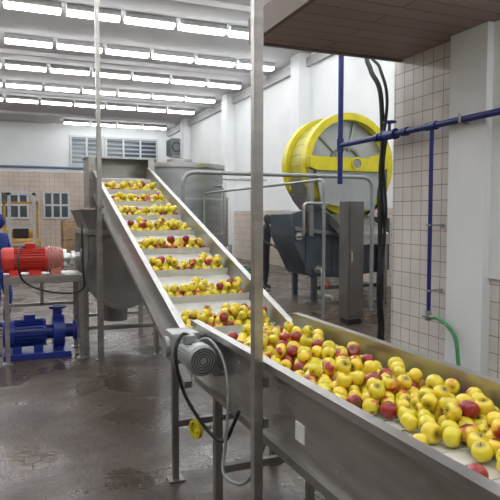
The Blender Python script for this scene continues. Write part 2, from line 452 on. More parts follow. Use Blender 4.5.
prism('belt_return',ic,[(Y0+.02,zb(Y0+.02)-.15),(Y1,zb(Y1)-.15),(Y1,zb(Y1)-.138),(Y0+.02,zb(Y0+.02)-.138)],0,IX0+.01,IX1-.01,BELT)
cyl('tail_pulley',ic,(IX0+.005,Y0+.08,zb(Y0+.08)-.08),(IX1-.005,Y0+.08,zb(Y0+.08)-.08),.06,STEEL_D)
cleats=[3.45+.45*i for i in range(9)]
bm=bmesh.new()
for y in cleats:
    z=zb(y); r=bmesh.ops.create_cube(bm,size=1)
    for v in r['verts']: v.co=Vector(((IX0+IX1)/2+v.co.x*(IX1-IX0-.03), y+v.co.y*.01-v.co.z*.018, z+.025+v.co.z*.055))
frombm('cleats',bm,BELT,ic)
# head hood
bm=bmesh.new()
add_box(bm,(.90,.906),(7.28,7.8),(1.80,2.42)); add_box(bm,(1.70,1.706),(7.28,7.8),(1.80,2.42)); add_box(bm,(.90,1.706),(7.8,7.806),(1.80,2.42)); add_box(bm,(.88,1.72),(7.42,7.82),(2.42,2.43))
add_box(bm,(.90,.98),(7.27,7.28),(1.80,2.42)); add_box(bm,(1.63,1.706),(7.27,7.28),(1.80,2.42))
frombm('head_hood',bm,STEEL,ic)
cyl('head_pulley',ic,(IX0+.01,7.36,zb(7.36)-.09),(IX1-.01,7.36,zb(7.36)-.09),.085,STEEL_D)
bm=bmesh.new()
for y in (3.56,6.95):
    for x in (IX0-.026,IX1+.026):
        add_box(bm,(x-.02,x+.02),(y-.02,y+.02),(0.0,zb(y)-.18)); add_box(bm,(x-.05,x+.05),(y-.05,y+.05),(0,.012))
    add_box(bm,(IX0-.02,IX1+.02),(y-.015,y+.015),(.35,.39))
frombm('legs',bm,STEEL_D,ic)
# posts
def post(name,x,y,w,ztop,attach):
    e=empty(name,(x,y,0))
    box('tube',e,(x-w/2,x+w/2),(y-w/2,y+w/2),(.01,ztop),STEEL,.003)
    box('base_plate',e,(x-w*1.3,x+w*1.3),(y-w*1.3,y+w*1.3),(0,.012),STEEL_D)
    box('top_plate',e,(x-w*1.3,x+w*1.3),(y-w*1.3,y+w*1.3),(ztop-.012,ztop),STEEL_D)
    bm=bmesh.new()
    for z in attach: add_box(bm,(x+w/2,x+w/2+.02),(y-.03,y+.03),(z-.02,z+.02))
    frombm('clamps',bm,STEEL_D,e)
post('steel_support_post',.925,2.16,.040,6.6,(.85,1.02))
post('ceiling_tie_pole',.88,6.26,.045,6.6,(1.7,1.8))

# ------------------------------------------------------------------ apples
def apple_proto(nu=14,nv=9):
    vs=[];fs=[];st=[]
    vs.append((0,0,.62)); st.append(1)
    for j in range(1,nv):
        t=math.pi*j/nv
        for i in range(nu):
            a=2*math.pi*i/nu
            rr=math.sin(t)**.82*(1+.05*math.cos(t))*(1+.02*math.cos(5*a)*(1 if t>1.8 else 0))
            z=math.cos(t)*.92
            dip=math.exp(-(rr/.33)**2)*.28
            z-= dip if z>0 else -dip*.8
            vs.append((rr*math.cos(a),rr*math.sin(a),z)); st.append(.45 if j==1 else 0)
    vs.append((0,0,-.66)); st.append(1)
    for i in range(nu): fs.append((0,1+i,1+(i+1)%nu))
    for j in range(nv-2):
        for i in range(nu):
            a=1+j*nu+i; b=1+j*nu+(i+1)%nu; fs.append((a,a+nu,b+nu,b))
    last=len(vs)-1
    for i in range(nu): fs.append((last,1+(nv-2)*nu+(i+1)%nu,1+(nv-2)*nu+i))
    base=len(vs)
    for z in (.6,1.02):
        for k in range(4):
            a=k*math.pi/2; vs.append((.05*math.cos(a)+(.08 if z>1 else 0),.05*math.sin(a),z)); st.append(1)
    for k in range(4): fs.append((base+k,base+(k+1)%4,base+4+(k+1)%4,base+4+k))
    fs.append((base+4,base+5,base+6,base+7))
    return [Vector(v) for v in vs],fs,st
PV,PF,PS=apple_proto()
AV=[];AF=[];AC=[]
from mathutils import Euler
def apple(x,y,z,r=.0335,red=None):
    r*=random.uniform(.86,1.08)
    R=Euler((random.uniform(0,6.3),random.uniform(0,6.3),random.uniform(0,6.3))).to_matrix() if random.random()<.8 else Euler((random.uniform(-.5,.5),random.uniform(-.5,.5),0)).to_matrix()
    if red is None:
        q=random.random()
        red = random.uniform(.0,.24) if q<.66 else (random.uniform(.28,.40) if q<.86 else random.uniform(.48,.7))
    g=random.random()
    b=len(AV); c=Vector((x,y,z))
    for v,s in zip(PV,PS):
        AV.append(R@(v*r)+c); AC.append((red,g,s,1))
    for f in PF: AF.append(tuple(i+b for i in f))
def flush_apples(m):
    global AV,AF,AC
    me=D.meshes.new('apples'); me.from_pydata([tuple(v) for v in AV],[],AF)
    ca=me.color_attributes.new('tone','FLOAT_COLOR','POINT')
    buf=[]
    for c in AC: buf.extend(c)
    ca.data.foreach_set('color',buf)
    put('apples',me,m,None,True); AV=[];AF=[];AC=[]
APM=applemat()
# horizontal belt: hex layer + heaped second layer
ra=.0335; pitch=.0670
lay=[]
for j in range(200):
    y=YN+.12+j*pitch*.866
    if y>YE-.06: break
    for i in range(10):
        x=XA+.048+i*pitch+(pitch/2 if j%2 else 0)
        if x>XB-.036: continue
        xlim=XA+.03+max(0,min(.235,(2.1-y)*.42))
        if x<xlim and random.random()<.93: continue
        if random.random()<.03: continue
        apple(x+random.uniform(-.006,.006),y+random.uniform(-.006,.006),ZB+ra+random.uniform(0,.005))
        if random.random()<.45 and x>max(1.13,xlim+.03): lay.append((x+pitch/2,y+pitch*.29))
for x,y in lay:
    if x<XB-.045: apple(x,y,ZB+ra+.050)
flush_apples(APM)
# inclined belt groups
th=math.atan(.317); up=Vector((0,-math.sin(th),math.cos(th))); al=Vector((0,math.cos(th),math.sin(th)))
for ci,yc in enumerate(cleats[:-1]):
    base=Vector((0,yc,zb(yc)))
    for row,(s,h,prob) in enumerate(((.048,ra,.98),(.048+.060,ra,.95),(.048+.12,ra,.85),(.048+.18,ra,.45),(.048+.24,ra,.12),(.08,ra+.050,.72),(.14,ra+.050,.5),(.2,ra+.05,.1))):
        x=IX0+.045+(pitch/2 if row in(1,3,5,7) else 0)
        while x<IX1-.036:
            if random.random()<prob:
                p=base+al*(s+random.uniform(-.008,.008))+up*(h+.002)
                apple(x+random.uniform(-.005,.005),p.y,p.z)
            x+=pitch
flush_apples(APM)

# ------------------------------------------------------------------ mill under the incline head
ml=empty('fruit_mill',(1.3,7.9,0))
arc=[(1.3+.40*math.cos(t),.98+.42*math.sin(t)) for t in [math.pi+math.pi*i/16 for i in range(17)]]
prism('rounded_housing',ml,[(.90,1.5)]+arc+[(1.70,1.5)],1,7.35,8.45,STEEL_D)
bm=bmesh.new()
A=[(.90,7.35,1.5),(1.70,7.35,1.5),(1.70,8.45,1.5),(.90,8.45,1.5)]
B=[(.80,7.30,1.78),(1.80,7.30,1.78),(1.80,8.55,1.78),(.80,8.55,1.78)]
va=[bm.verts.new(p) for p in A]; vb=[bm.verts.new(p) for p in B]
for i in range(4): bm.faces.new((va[i],va[(i+1)%4],vb[(i+1)%4],vb[i]))
bm.faces.new(va)
frombm('inlet_hopper',bm,STEEL_D,ml)
for i,(y) in enumerate((7.33,8.47)):
    ring('end_flange_%d'%(i+1),ml,(1.3,y,.98),.45,.40,(0,1,0),STEEL_D,.03)
bm=bmesh.new(); add_box(bm,(.86,1.74),(7.3,8.5),(1.47,1.53)); frombm('flange_band',bm,STEEL,ml)
cyl('shaft_bearing',ml,(.82,7.55,1.18),(.90,7.55,1.18),.11,IRON)
cyl('outlet',ml,(1.3,7.9,.30),(1.3,7.9,.60),.16,STEEL_D)
bm=bmesh.new()
for x in (.86,1.74):
    for y in (7.42,8.38): add_box(bm,(x-.03,x+.03),(y-.03,y+.03),(0,1.5))
add_box(bm,(.86,1.74),(7.39,7.43),(.28,.32)); add_box(bm,(.86,1.74),(8.37,8.41),(.28,.32))
frombm('legs',bm,STEEL,ml)

# stand + red motor
st=empty('motor_stand',(.4,7.45,0))
bm=bmesh.new()
add_box(bm,(-.08,.80),(7.12,7.82),(.985,1.0)); 
for y in (7.14,7.80): add_box(bm,(-.08,.80),(y-.025,y+.025),(.92,.985))
for x in (-.05,.77):
    add_box(bm,(x-.025,x+.025),(7.12,7.82),(.92,.985))
    for y in (7.14,7.80):
        add_box(bm,(x-.025,x+.025),(y-.025,y+.025),(0,.93)); add_box(bm,(x-.06,x+.06),(y-.06,y+.06),(0,.012))
add_box(bm,(-.05,.77),(7.78,7.82),(.56,.60))
add_box(bm,(.34,.38),(7.78,7.82),(.58,.94))
frombm('frame',bm,STEEL,st)
rm=empty('red_gear_motor',(.3,7.5,1.0))
motor('',rm,(.42,7.5,1.17),(-.10,7.5,1.17),.145,RED,RED,26,(0,0,1))
bm=bmesh.new()
add_box(bm,(-.02,.10),(7.36,7.64),(1.0,1.06)); add_box(bm,(.20,.34),(7.36,7.64),(1.0,1.06)); frombm('feet',bm,RED,rm)
bm=bmesh.new()
for k in range(6): add_cyl(bm,(.43+k*.028,7.5,1.17),(.446+k*.028,7.5,1.17),.165-.004*k,seg=32)
add_cyl(bm,(.42,7.5,1.17),(.60,7.5,1.17),.13,seg=32); add_box(bm,(.45,.57),(7.38,7.62),(1.0,1.1))
frombm('gear_housing',bm,PINK,rm,autos=True)
bm=bmesh.new(); add_cyl(bm,(.60,7.5,1.17),(.64,7.5,1.17),.12); add_cyl(bm,(.64,7.5,1.17),(.80,7.52,1.18),.07); add_cyl(bm,(.70,7.5,1.17),(.74,7.5,1.17),.10)
frombm('coupling',bm,STEEL_L,rm,autos=True)
cable('power_cable',rm,[(.16,7.36,1.33),(.12,7.22,1.34),(.08,7.06,1.2),(.12,7.05,.98),(.30,7.05,.86),(.60,7.02,.80),(.78,6.98,.86),(.78,6.98,1.1),(.78,7.0,1.45),(.78,7.05,1.6)],.012,BLACK)
# blue pump under the stand
bp=empty('blue_pump',(.35,7.45,0)); yq=7.45
motor('motor_',bp,(.38,yq,.29),(-.10,yq,.29),.16,BLUE,BLUE,22,(0,0,1))
bm=bmesh.new(); add_cyl(bm,(.38,yq,.29),(.46,yq,.29),.09); add_cyl(bm,(.46,yq,.29),(.59,yq,.29),.21,seg=32); add_cyl(bm,(.59,yq,.29),(.74,yq,.29),.085); add_cyl(bm,(.70,yq,.29),(.74,yq,.29),.12); add_cyl(bm,(.52,yq,.42),(.52,yq,.60),.055); add_cyl(bm,(.52,yq,.57),(.52,yq,.60),.10)
frombm('volute',bm,BLUE,bp,autos=True)
bm=bmesh.new(); add_box(bm,(-.10,.66),(7.24,7.66),(0,.07),.005); add_box(bm,(.0,.10),(7.31,7.59),(.07,.16)); add_box(bm,(.24,.34),(7.31,7.59),(.07,.16)); add_box(bm,(.48,.57),(7.34,7.56),(.06,.12))
frombm('base',bm,BLUE,bp)

# ------------------------------------------------------------------ yellow drum washer
dr=empty('yellow_rotary_drum',(6.5,10.8,0)); cx,cz=6.5,2.76
PANEL=mat('drum_shell_panel',(.38,.40,.39),.4,.5,.12,3)
OLIVE=mat('drum_olive_yellow',(.42,.40,.06),.42,.1,.15,3)
bm=bmesh.new(); add_cyl(bm,(cx,10.52,cz),(cx,11.2,cz),.93,seg=64); frombm('drum_shell',bm,PANEL,dr,autos=True)
ring('front_rim',dr,(cx,10.40,cz),1.05,.91,(0,1,0),YEL,.20)
ring('rear_rim',dr,(cx,11.25,cz),1.06,.90,(0,1,0),YEL,.20)
ring('drum_wrap',dr,(cx,10.83,cz),.965,.94,(0,1,0),OLIVE,.66)
ring('inner_rim',dr,(cx,10.49,cz),.40,.34,(0,1,0),STEEL_D,.05)
bm=bmesh.new()
for i in range(6):
    t=math.pi*2*i/6+.3
    a=Vector((math.cos(t),0,math.sin(t))); c=Vector((cx,10.49,cz)); add_cyl(bm,c+a*.3,c+a*.92,.022,seg=8)
frombm('face_stiffeners',bm,PANEL,dr)
bm=bmesh.new()
for i in range(28):
    t=math.pi*2*i/28; a=Vector((math.cos(t),0,math.sin(t)))*.962
    add_cyl(bm,Vector((cx,10.5,cz))+a,Vector((cx,11.15,cz))+a,.012,seg=8)
frombm('drum_slats',bm,OLIVE,dr)
prism('front_beam',dr,[(5.45,2.66),(5.6,2.60),(7.15,2.60),(7.3,2.72),(7.3,2.96),(7.0,2.96),(6.8,2.86),(5.45,2.88)],1,10.08,10.26,YEL,.01)
box('beam_post_right',dr,(7.14,7.28),(10.12,10.26),(0,2.62),SLATE,.01)
cyl('axle',dr,(cx,10.05,cz),(cx,11.5,cz),.10,STEEL_D)
ring('bearing',dr,(cx,10.06,cz),.13,.1,(0,1,0),YEL,.04)
box('beam_post_left',dr,(5.47,5.57),(10.14,10.24),(1.3,2.62),STEEL_D,.01)
# curved splash guard below the beam
bm=bmesh.new(); L=[]
for i in range(13):
    t=math.pi*(1.04+.92*i/12); L.append([bm.verts.new((cx+rr*math.cos(t),yy,cz-.16+rr*math.sin(t))) for rr,yy in ((.99,10.3),(.99,11.32),(.97,11.32),(.97,10.3))])
for A_,B_ in zip(L,L[1:]):
    for k in range(4): bm.faces.new((A_[k],A_[(k+1)%4],B_[(k+1)%4],B_[k]))
frombm('drip_shell',bm,STEEL,dr,autos=True)
prism('front_guard',dr,[(5.62,2.60),(5.75,1.95),(7.0,1.80),(7.14,2.60)],1,10.16,10.20,PANEL)
tr=empty('drum_trough',(6.2,10.7,0))
prism('slanted_tank',tr,[(5.15,1.74),(5.35,1.80),(7.5,1.66),(7.5,.55),(6.3,.42),(5.55,.50),(5.15,1.30)],1,10.3,11.3,SLATE,.01)
prism('front_skirt',tr,[(5.20,1.50),(7.3,1.22),(7.3,1.14),(5.20,1.42)],1,10.24,10.3,STEEL_D)
bm=bmesh.new()
for x in (5.5,6.1,6.7): add_box(bm,(x-.03,x+.03),(10.26,10.3),(.55,1.62))
frombm('stiffeners',bm,SLATE,tr)
bm=bmesh.new()
for x in (5.7,7.35):
    for y in (10.36,11.22): add_box(bm,(x-.05,x+.05),(y-.05,y+.05),(0,.7))
add_box(bm,(5.7,7.35),(10.33,10.39),(.2,.27)); frombm('legs',bm,SLATE,tr)
prism('chute',tr,[(10.3,1.75),(10.3,1.55),(9.5,1.15),(9.5,1.35)],0,6.0,6.9,STEEL)
bm=bmesh.new(); add_box(bm,(6.02,6.08),(9.52,9.58),(0,1.2)); add_box(bm,(6.82,6.88),(9.52,9.58),(0,1.2)); frombm('chute_legs',bm,STEEL_D,tr)
# pipes and fittings on the trough front
pipe('drain_pipe',tr,[(5.75,10.26,.62),(5.75,10.08,.62),(5.75,10.08,.12),(5.75,9.7,.12)],.045,STEEL_L,.1)
pipe('feed_pipe',tr,[(5.3,10.27,1.3),(5.3,10.05,1.3),(5.3,10.05,1.95),(5.85,10.05,1.95),(5.85,10.12,1.95)],.03,STEEL,.08)
pipe('level_pipe',tr,[(6.45,10.22,1.5),(6.45,10.05,1.5),(6.45,10.05,.65),(6.45,10.25,.65)],.025,STEEL_L,.06)
cyl('valve_stem',tr,(5.75,10.08,.36),(5.75,9.93,.36),.014,STEEL_L,seg=10)
ring('valve_wheel',tr,(5.75,9.93,.36),.07,.052,(0,1,0),RED,.016)
box('valve_spoke',tr,(5.69,5.81),(9.925,9.935),(.354,.366),RED)
bm=bmesh.new()
for z in (.62,1.3): add_cyl(bm,(5.75 if z<1 else 5.3,10.3,z),(5.75 if z<1 else 5.3,10.25,z),.08,seg=20)
frombm('pipe_flanges',bm,STEEL,tr,autos=True)
# cabinet
cb=empty('control_cabinet',(4.97,7.8,0))
box('body',cb,(4.84,5.12),(7.7,7.98),(.08,1.93),BROWNG,.01)
box('door_panel',cb,(4.86,5.10),(7.685,7.7),(.14,1.87),BROWNG,.006)
box('plinth',cb,(4.86,5.10),(7.72,7.96),(0,.08),BLACK)
cyl('handle',cb,(4.88,7.66,1.0),(4.88,7.66,1.15),.01,STEEL_L)
bm=bmesh.new(); add_box(bm,(4.872,4.888),(7.66,7.69),(1.0,1.015)); add_box(bm,(4.872,4.888),(7.66,7.69),(1.135,1.15)); frombm('handle_mounts',bm,STEEL_L,cb)

# ------------------------------------------------------------------ stainless tank
tx,ty,trr=3.85,13.8,1.06
tk=empty('stainless_tank',(tx,ty,0))
TANKM=mat('tank_brushed_steel',(.30,.32,.32),.4,.8,.18,1.5,.05,20,(1,1,4))
cyl('shell',tk,(tx,ty,1.25),(tx,ty,2.86),trr,TANKM,seg=64)
cyl('cone_bottom',tk,(tx,ty,.90),(tx,ty,1.25),.28,STEEL_D,trr,64)
cyl('cone_top',tk,(tx,ty,2.86),(tx,ty,2.96),trr,TANKM,.5,64)
ring('top_band',tk,(tx,ty,2.86),trr+.05,trr-.01,(0,0,1),STEEL,.10)
ring('bottom_band',tk,(tx,ty,1.28),trr+.03,trr-.01,(0,0,1),STEEL,.06)
ring('mid_band',tk,(tx,ty,2.1),trr+.02,trr-.01,(0,0,1),STEEL,.05)
bm=bmesh.new()
for t in (.8,2.37,3.94,5.5): add_cyl(bm,(tx+(trr-.07)*math.cos(t),ty+(trr-.07)*math.sin(t),0),(tx+(trr-.07)*math.cos(t),ty+(trr-.07)*math.sin(t),1.3),.05,seg=14)
frombm('legs',bm,STEEL_L,tk)
cyl('manhole',tk,(tx,ty,2.94),(tx,ty,3.06),.3,STEEL)
cyl('drain',tk,(tx,ty,.6),(tx,ty,.92),.06,STEEL_L)
pipe('outlet_pipe',tk,[(tx,ty,.6),(tx,ty,.35),(tx+.5,ty-1.6,.35),(tx+.5,ty-1.6,0)],.045,STEEL_L,.12)
pipe('side_pipe',tk,[(tx+.6,ty-.86,2.4),(tx+.75,ty-1.15,2.4),(tx+.75,ty-1.15,0)],.035,STEEL,.12)
# second smaller vessel further back, beside the right wall
vs=empty('holding_vessel',(6.2,18.5,0)); vx,vy=6.2,18.5
cyl('shell',vs,(vx,vy,.7),(vx,vy,2.3),.62,TANKM,seg=48)
cyl('dome',vs,(vx,vy,2.3),(vx,vy,2.5),.62,TANKM,.2,48)
cyl('cone',vs,(vx,vy,.4),(vx,vy,.7),.15,STEEL_D,.62,48)
ring('band',vs,(vx,vy,2.28),.65,.61,(0,0,1),STEEL,.07)
bm=bmesh.new()
for t in (.8,2.37,3.94,5.5): add_cyl(bm,(vx+.56*math.cos(t),vy+.56*math.sin(t),0),(vx+.56*math.cos(t),vy+.56*math.sin(t),.8),.04,seg=12)
frombm('legs',bm,STEEL_L,vs)
pipe('top_pipe',vs,[(vx,vy,2.48),(vx,vy,2.95),(8.3,vy,2.95)],.045,STEEL_L,.15)
# pump skid beside tank
ps=empty('transfer_pump',(4.4,11.4,0))
ox,oy=-.45,-.8
motor('motor_',ps,(4.85+ox,12.2+oy,.42),(5.3+ox,12.2+oy,.42),.16,GREENM,GREENM,18,(0,0,1))
bm=bmesh.new()
def pb(a,b,c): add_box(bm,(a[0]+ox,a[1]+ox),(b[0]+oy,b[1]+oy),c)
add_cyl(bm,(4.85+ox,12.2+oy,.42),(4.62+ox,12.2+oy,.42),.21,seg=28); add_cyl(bm,(4.72+ox,12.2+oy,.5),(4.72+ox,12.2+oy,1.1),.04)
pb((4.55,5.35),(12.0,12.4),(.0,.10)); pb((4.9,5.2),(12.08,12.32),(.1,.3)); pb((4.66,4.8),(12.1,12.3),(.1,.26))
frombm('pump_body',bm,IRON,ps,autos=True)
# open machine frame with pump gear behind the incline
fr=empty('filter_frame',(3.2,11.0,0))
bm=bmesh.new()
for x in (2.75,3.65):
    for y in (10.7,11.3): add_box(bm,(x-.03,x+.03),(y-.03,y+.03),(0,1.15))
for z in (.35,1.12):
    for y in (10.7,11.3): add_box(bm,(2.75,3.65),(y-.025,y+.025),(z-.03,z+.03))
    for x in (2.75,3.65): add_box(bm,(x-.025,x+.025),(10.7,11.3),(z-.03,z+.03))
frombm('frame',bm,STEEL,fr)
bm=bmesh.new()
for k in range(9): add_box(bm,(2.86+k*.085,2.91+k*.085),(10.76,11.24),(.42,1.06),.01)
frombm('filter_plates',bm,BLUE,fr)
cyl('clamp_screw',fr,(2.75,11.0,.75),(3.65,11.0,.75),.03,STEEL_L)
ring('clamp_wheel',fr,(2.70,11.0,.75),.16,.13,(1,0,0),IRON,.03)
# grey overhead pipe with elbow
gp=empty('grey_process_pipe',(4.2,8.7,0))
pipe('run',gp,[(2.48,8.7,0.0),(2.48,8.7,2.38),(5.95,8.7,2.38),(5.95,8.7,0.0)],.034,PIPEG,.22)
cyl('base_flange_1',gp,(2.48,8.7,0),(2.48,8.7,.02),.09,STEEL_D); cyl('base_flange_2',gp,(5.95,8.7,0),(5.95,8.7,.02),.09,STEEL_D)
hr=empty('pipe_rail',(3.98,9.5,0))
pipe('run',hr,[(4.0,7.0,0.0),(4.0,7.0,2.2),(4.0,12.3,2.2),(4.0,12.3,0)],.022,PIPEG,.12)
cyl('base_flange_1',hr,(4.0,7.0,0),(4.0,7.0,.02),.07,STEEL_D); cyl('base_flange_2',hr,(4.0,12.3,0),(4.0,12.3,.02),.07,STEEL_D)

# ------------------------------------------------------------------ blue pipework on near wall
bl=empty('blue_water_pipe',(3.86,4.8,2.58)); px=3.84
pipe('main_run',bl,[(px,-2.5,2.58),(px,6.32,2.58)],.031,BLUEP)
sweep('riser',bl,[Vector((px,6.32,2.1)),Vector((px,6.32,6.6))],.034,BLUEP)
cyl('riser_tee',bl,(px,6.32,2.50),(px,6.32,2.66),.045,BLUEP)
sweep('drop',bl,[Vector((px,4.62,.70)),Vector((px,4.62,2.58))],.021,BLUEP)
cyl('drop_tee',bl,(px,4.55,2.58),(px,4.69,2.58),.042,BLUEP)
cyl('coupling_1',bl,(px,5.0,2.58),(px,5.07,2.58),.045,BLUEP)
cyl('coupling_2',bl,(px,5.50,2.58),(px,5.56,2.58),.045,BLUEP)
bm=bmesh.new(); add_cyl(bm,(px,5.22,2.58),(px,5.40,2.58),.05); add_cyl(bm,(px,5.31,2.58),(px,5.31,2.72),.018,seg=10); add_cyl(bm,(px,5.19,2.58),(px,5.225,2.58),.06,seg=8); add_cyl(bm,(px,5.395,2.58),(px,5.43,2.58),.06,seg=8)
frombm('valve_body',bm,BLUEP,bl,autos=True)
ring('valve_wheel',bl,(px,5.31,2.72),.075,.06,(0,0,1),BLUEP,.016)
bm=bmesh.new(); add_box(bm,(px-.065,px+.065),(5.305,5.315),(2.715,2.725)); add_box(bm,(px-.005,px+.005),(5.245,5.375),(2.715,2.725)); frombm('valve_spokes',bm,BLUEP,bl)
bm=bmesh.new()
for y in (4.2,3.2): add_box(bm,(px-.04,3.9),(y-.015,y+.015),(2.54,2.55)); add_box(bm,(px-.04,px-.034),(y-.015,y+.015),(2.54,2.63)); 
add_box(bm,(px-.03,3.995),(4.6,4.64),(1.6,1.62)); add_box(bm,(px-.03,3.995),(4.6,4.64),(.95,.97))
frombm('wall_brackets',bm,IRON,bl)
bm=bmesh.new(); add_cyl(bm,(px,4.62,.66),(px,4.62,.76),.032,seg=12); add_cyl(bm,(px,4.62,.70),(px-.0,4.54,.70),.02,seg=12); add_box(bm,(px-.05,px-.03),(4.58,4.66),(.69,.71)); add_cyl(bm,(px,4.62,.70),(px-.05,4.62,.70),.01,seg=8)
frombm('hose_tap',bm,IRON,bl,autos=True)
gh=empty('green_hose',(3.8,4.4,.4))
cable('hose',gh,[(px,4.55,.70),(px-.01,4.47,.705),(px-.02,4.34,.67),(px-.02,4.22,.57),(px-.03,4.17,.42),(px-.04,4.15,.2),(px-.1,4.2,.03),(px-.25,4.35,.018),(px-.4,4.6,.018),(px-.2,4.85,.018),(px-.05,4.7,.018)],.018,GREEN)
# black cable bundle
cbn=empty('black_cable_bundle',(3.95,5.6,0))
cable('cable_1',cbn,[(4.6,6.2,6.58),(4.3,6.0,5.0),(3.98,5.95,3.75),(3.92,5.80,3.4),(3.95,5.64,3.1),(3.96,5.60,2.4),(3.94,5.60,1.6),(3.97,5.60,.8),(3.95,5.62,0.02)],.028,BLACK)
cable('cable_2',cbn,[(4.66,6.2,6.58),(4.36,6.0,5.0),(4.02,5.95,3.75),(3.98,5.70,3.4),(4.0,5.58,3.0),(3.90,5.56,2.2),(3.99,5.58,1.5),(3.91,5.58,.8),(4.0,5.60,0.02)],.018,BLACK)
cable('cable_3',cbn,[(4.0,5.52,2.75),(3.93,5.53,2.3),(3.98,5.54,1.7),(3.9,5.55,1.1),(3.97,5.55,.4),(3.93,5.56,0.02)],.014,BLACK)

# ------------------------------------------------------------------ forklift and crates in the far left
fk=empty('forklift',(.45,20.8,0)); fx,fy=-.55,-5.9
def fb(a,b,c,bev=0): add_box(bm,(a[0]+fx,a[1]+fx),(b[0]+fy,b[1]+fy),c,bev)
bm=bmesh.new(); fb((.3,1.5),(26.2,27.9),(.35,.95),.08); fb((.35,1.45),(27.4,28.1),(.4,1.25),.1); frombm('body',bm,ORANGE,fk)
bm=bmesh.new()
for x in (.4,1.4):
    fb((x-.04,x+.04),(26.35,26.43),(.9,2.15)); fb((x-.04,x+.04),(27.5,27.58),(1.2,2.15)); fb((x-.04,x+.04),(26.35,27.58),(2.1,2.18))
for k in range(5): fb((.4,1.4),(26.4+k*.27,26.46+k*.27),(2.12,2.17))
frombm('overhead_guard',bm,ORANGE,fk)
bm=bmesh.new()
for x in (.55,1.3): fb((x-.05,x+.05),(26.0,26.12),(.1,2.45))
fb((.5,1.35),(26.0,26.1),(2.37,2.45)); fb((.4,1.45),(25.94,26.0),(.35,.42)); fb((.4,1.45),(25.94,26.0),(.75,.82)); fb((.5,1.35),(26.02,26.1),(1.3,1.38))
frombm('mast',bm,IRON,fk)
bm=bmesh.new()
for x in (.6,1.2): fb((x-.06,x+.06),(24.9,25.95),(.08,.12)); fb((x-.06,x+.06),(25.89,25.94),(.08,.85))
frombm('forks',bm,IRON,fk)
bm=bmesh.new()
for x in (.28,1.34):
    add_cyl(bm,(x+fx,26.4+fy,.32),(x+.2+fx,26.4+fy,.32),.32,seg=28); add_cyl(bm,(x+fx,27.6+fy,.27),(x+.2+fx,27.6+fy,.27),.27,seg=28)
frombm('wheels',bm,BLACK,fk,autos=True)
box('seat',fk,(.65+fx,1.15+fx),(26.9+fy,27.35+fy),(.95,1.3),BLACK,.04)
cr=empty('stacked_wooden_crates',(2.6,25.0,0))
bm=bmesh.new()
for lv in range(2):
    z0=lv*.78
    for y in (24.45,25.0,25.55): add_box(bm,(2.0,3.2),(y-.05,y+.05),(z0,z0+.1))
    for k in range(5):
        z=z0+.12+k*.125
        for y in (24.42,25.58): add_box(bm,(2.0,3.2),(y-.012,y+.012),(z,z+.1))
        for x in (2.01,3.19): add_box(bm,(x-.012,x+.012),(24.42,25.58),(z,z+.1))
    for x in (2.03,3.17):
        for y in (24.45,25.55): add_box(bm,(x-.04,x+.04),(y-.04,y+.04),(z0+.1,z0+.76))
    add_box(bm,(2.0,3.2),(24.42,25.58),(z0+.1,z0+.12))
frombm('slats',bm,WOODC,cr)

# ------------------------------------------------------------------ people
def skinned(verts, edges, rad, root=0, sub=2):
    me=D.meshes.new('sk'); me.from_pydata(verts,edges,[])
    o=D.objects.new('sk',me); COL.objects.link(o)
    sm=o.modifiers.new('s','SKIN'); sm.use_smooth_shade=True
    sv=me.skin_vertices[0].data
    for i,r in enumerate(rad):
        sv[i].radius=r if isinstance(r,tuple) else (r,r); sv[i].use_root=(i==root)
    ss=o.modifiers.new('u','SUBSURF'); ss.levels=sub; ss.render_levels=sub
    out=D.meshes.new_from_object(o.evaluated_get(C.evaluated_depsgraph_get()))
    D.objects.remove(o); return out

def segdist(p,a,b):
    ab=b-a; t=max(0,min(1,(p-a).dot(ab)/ab.length_squared)); return (p-(a+ab*t)).length

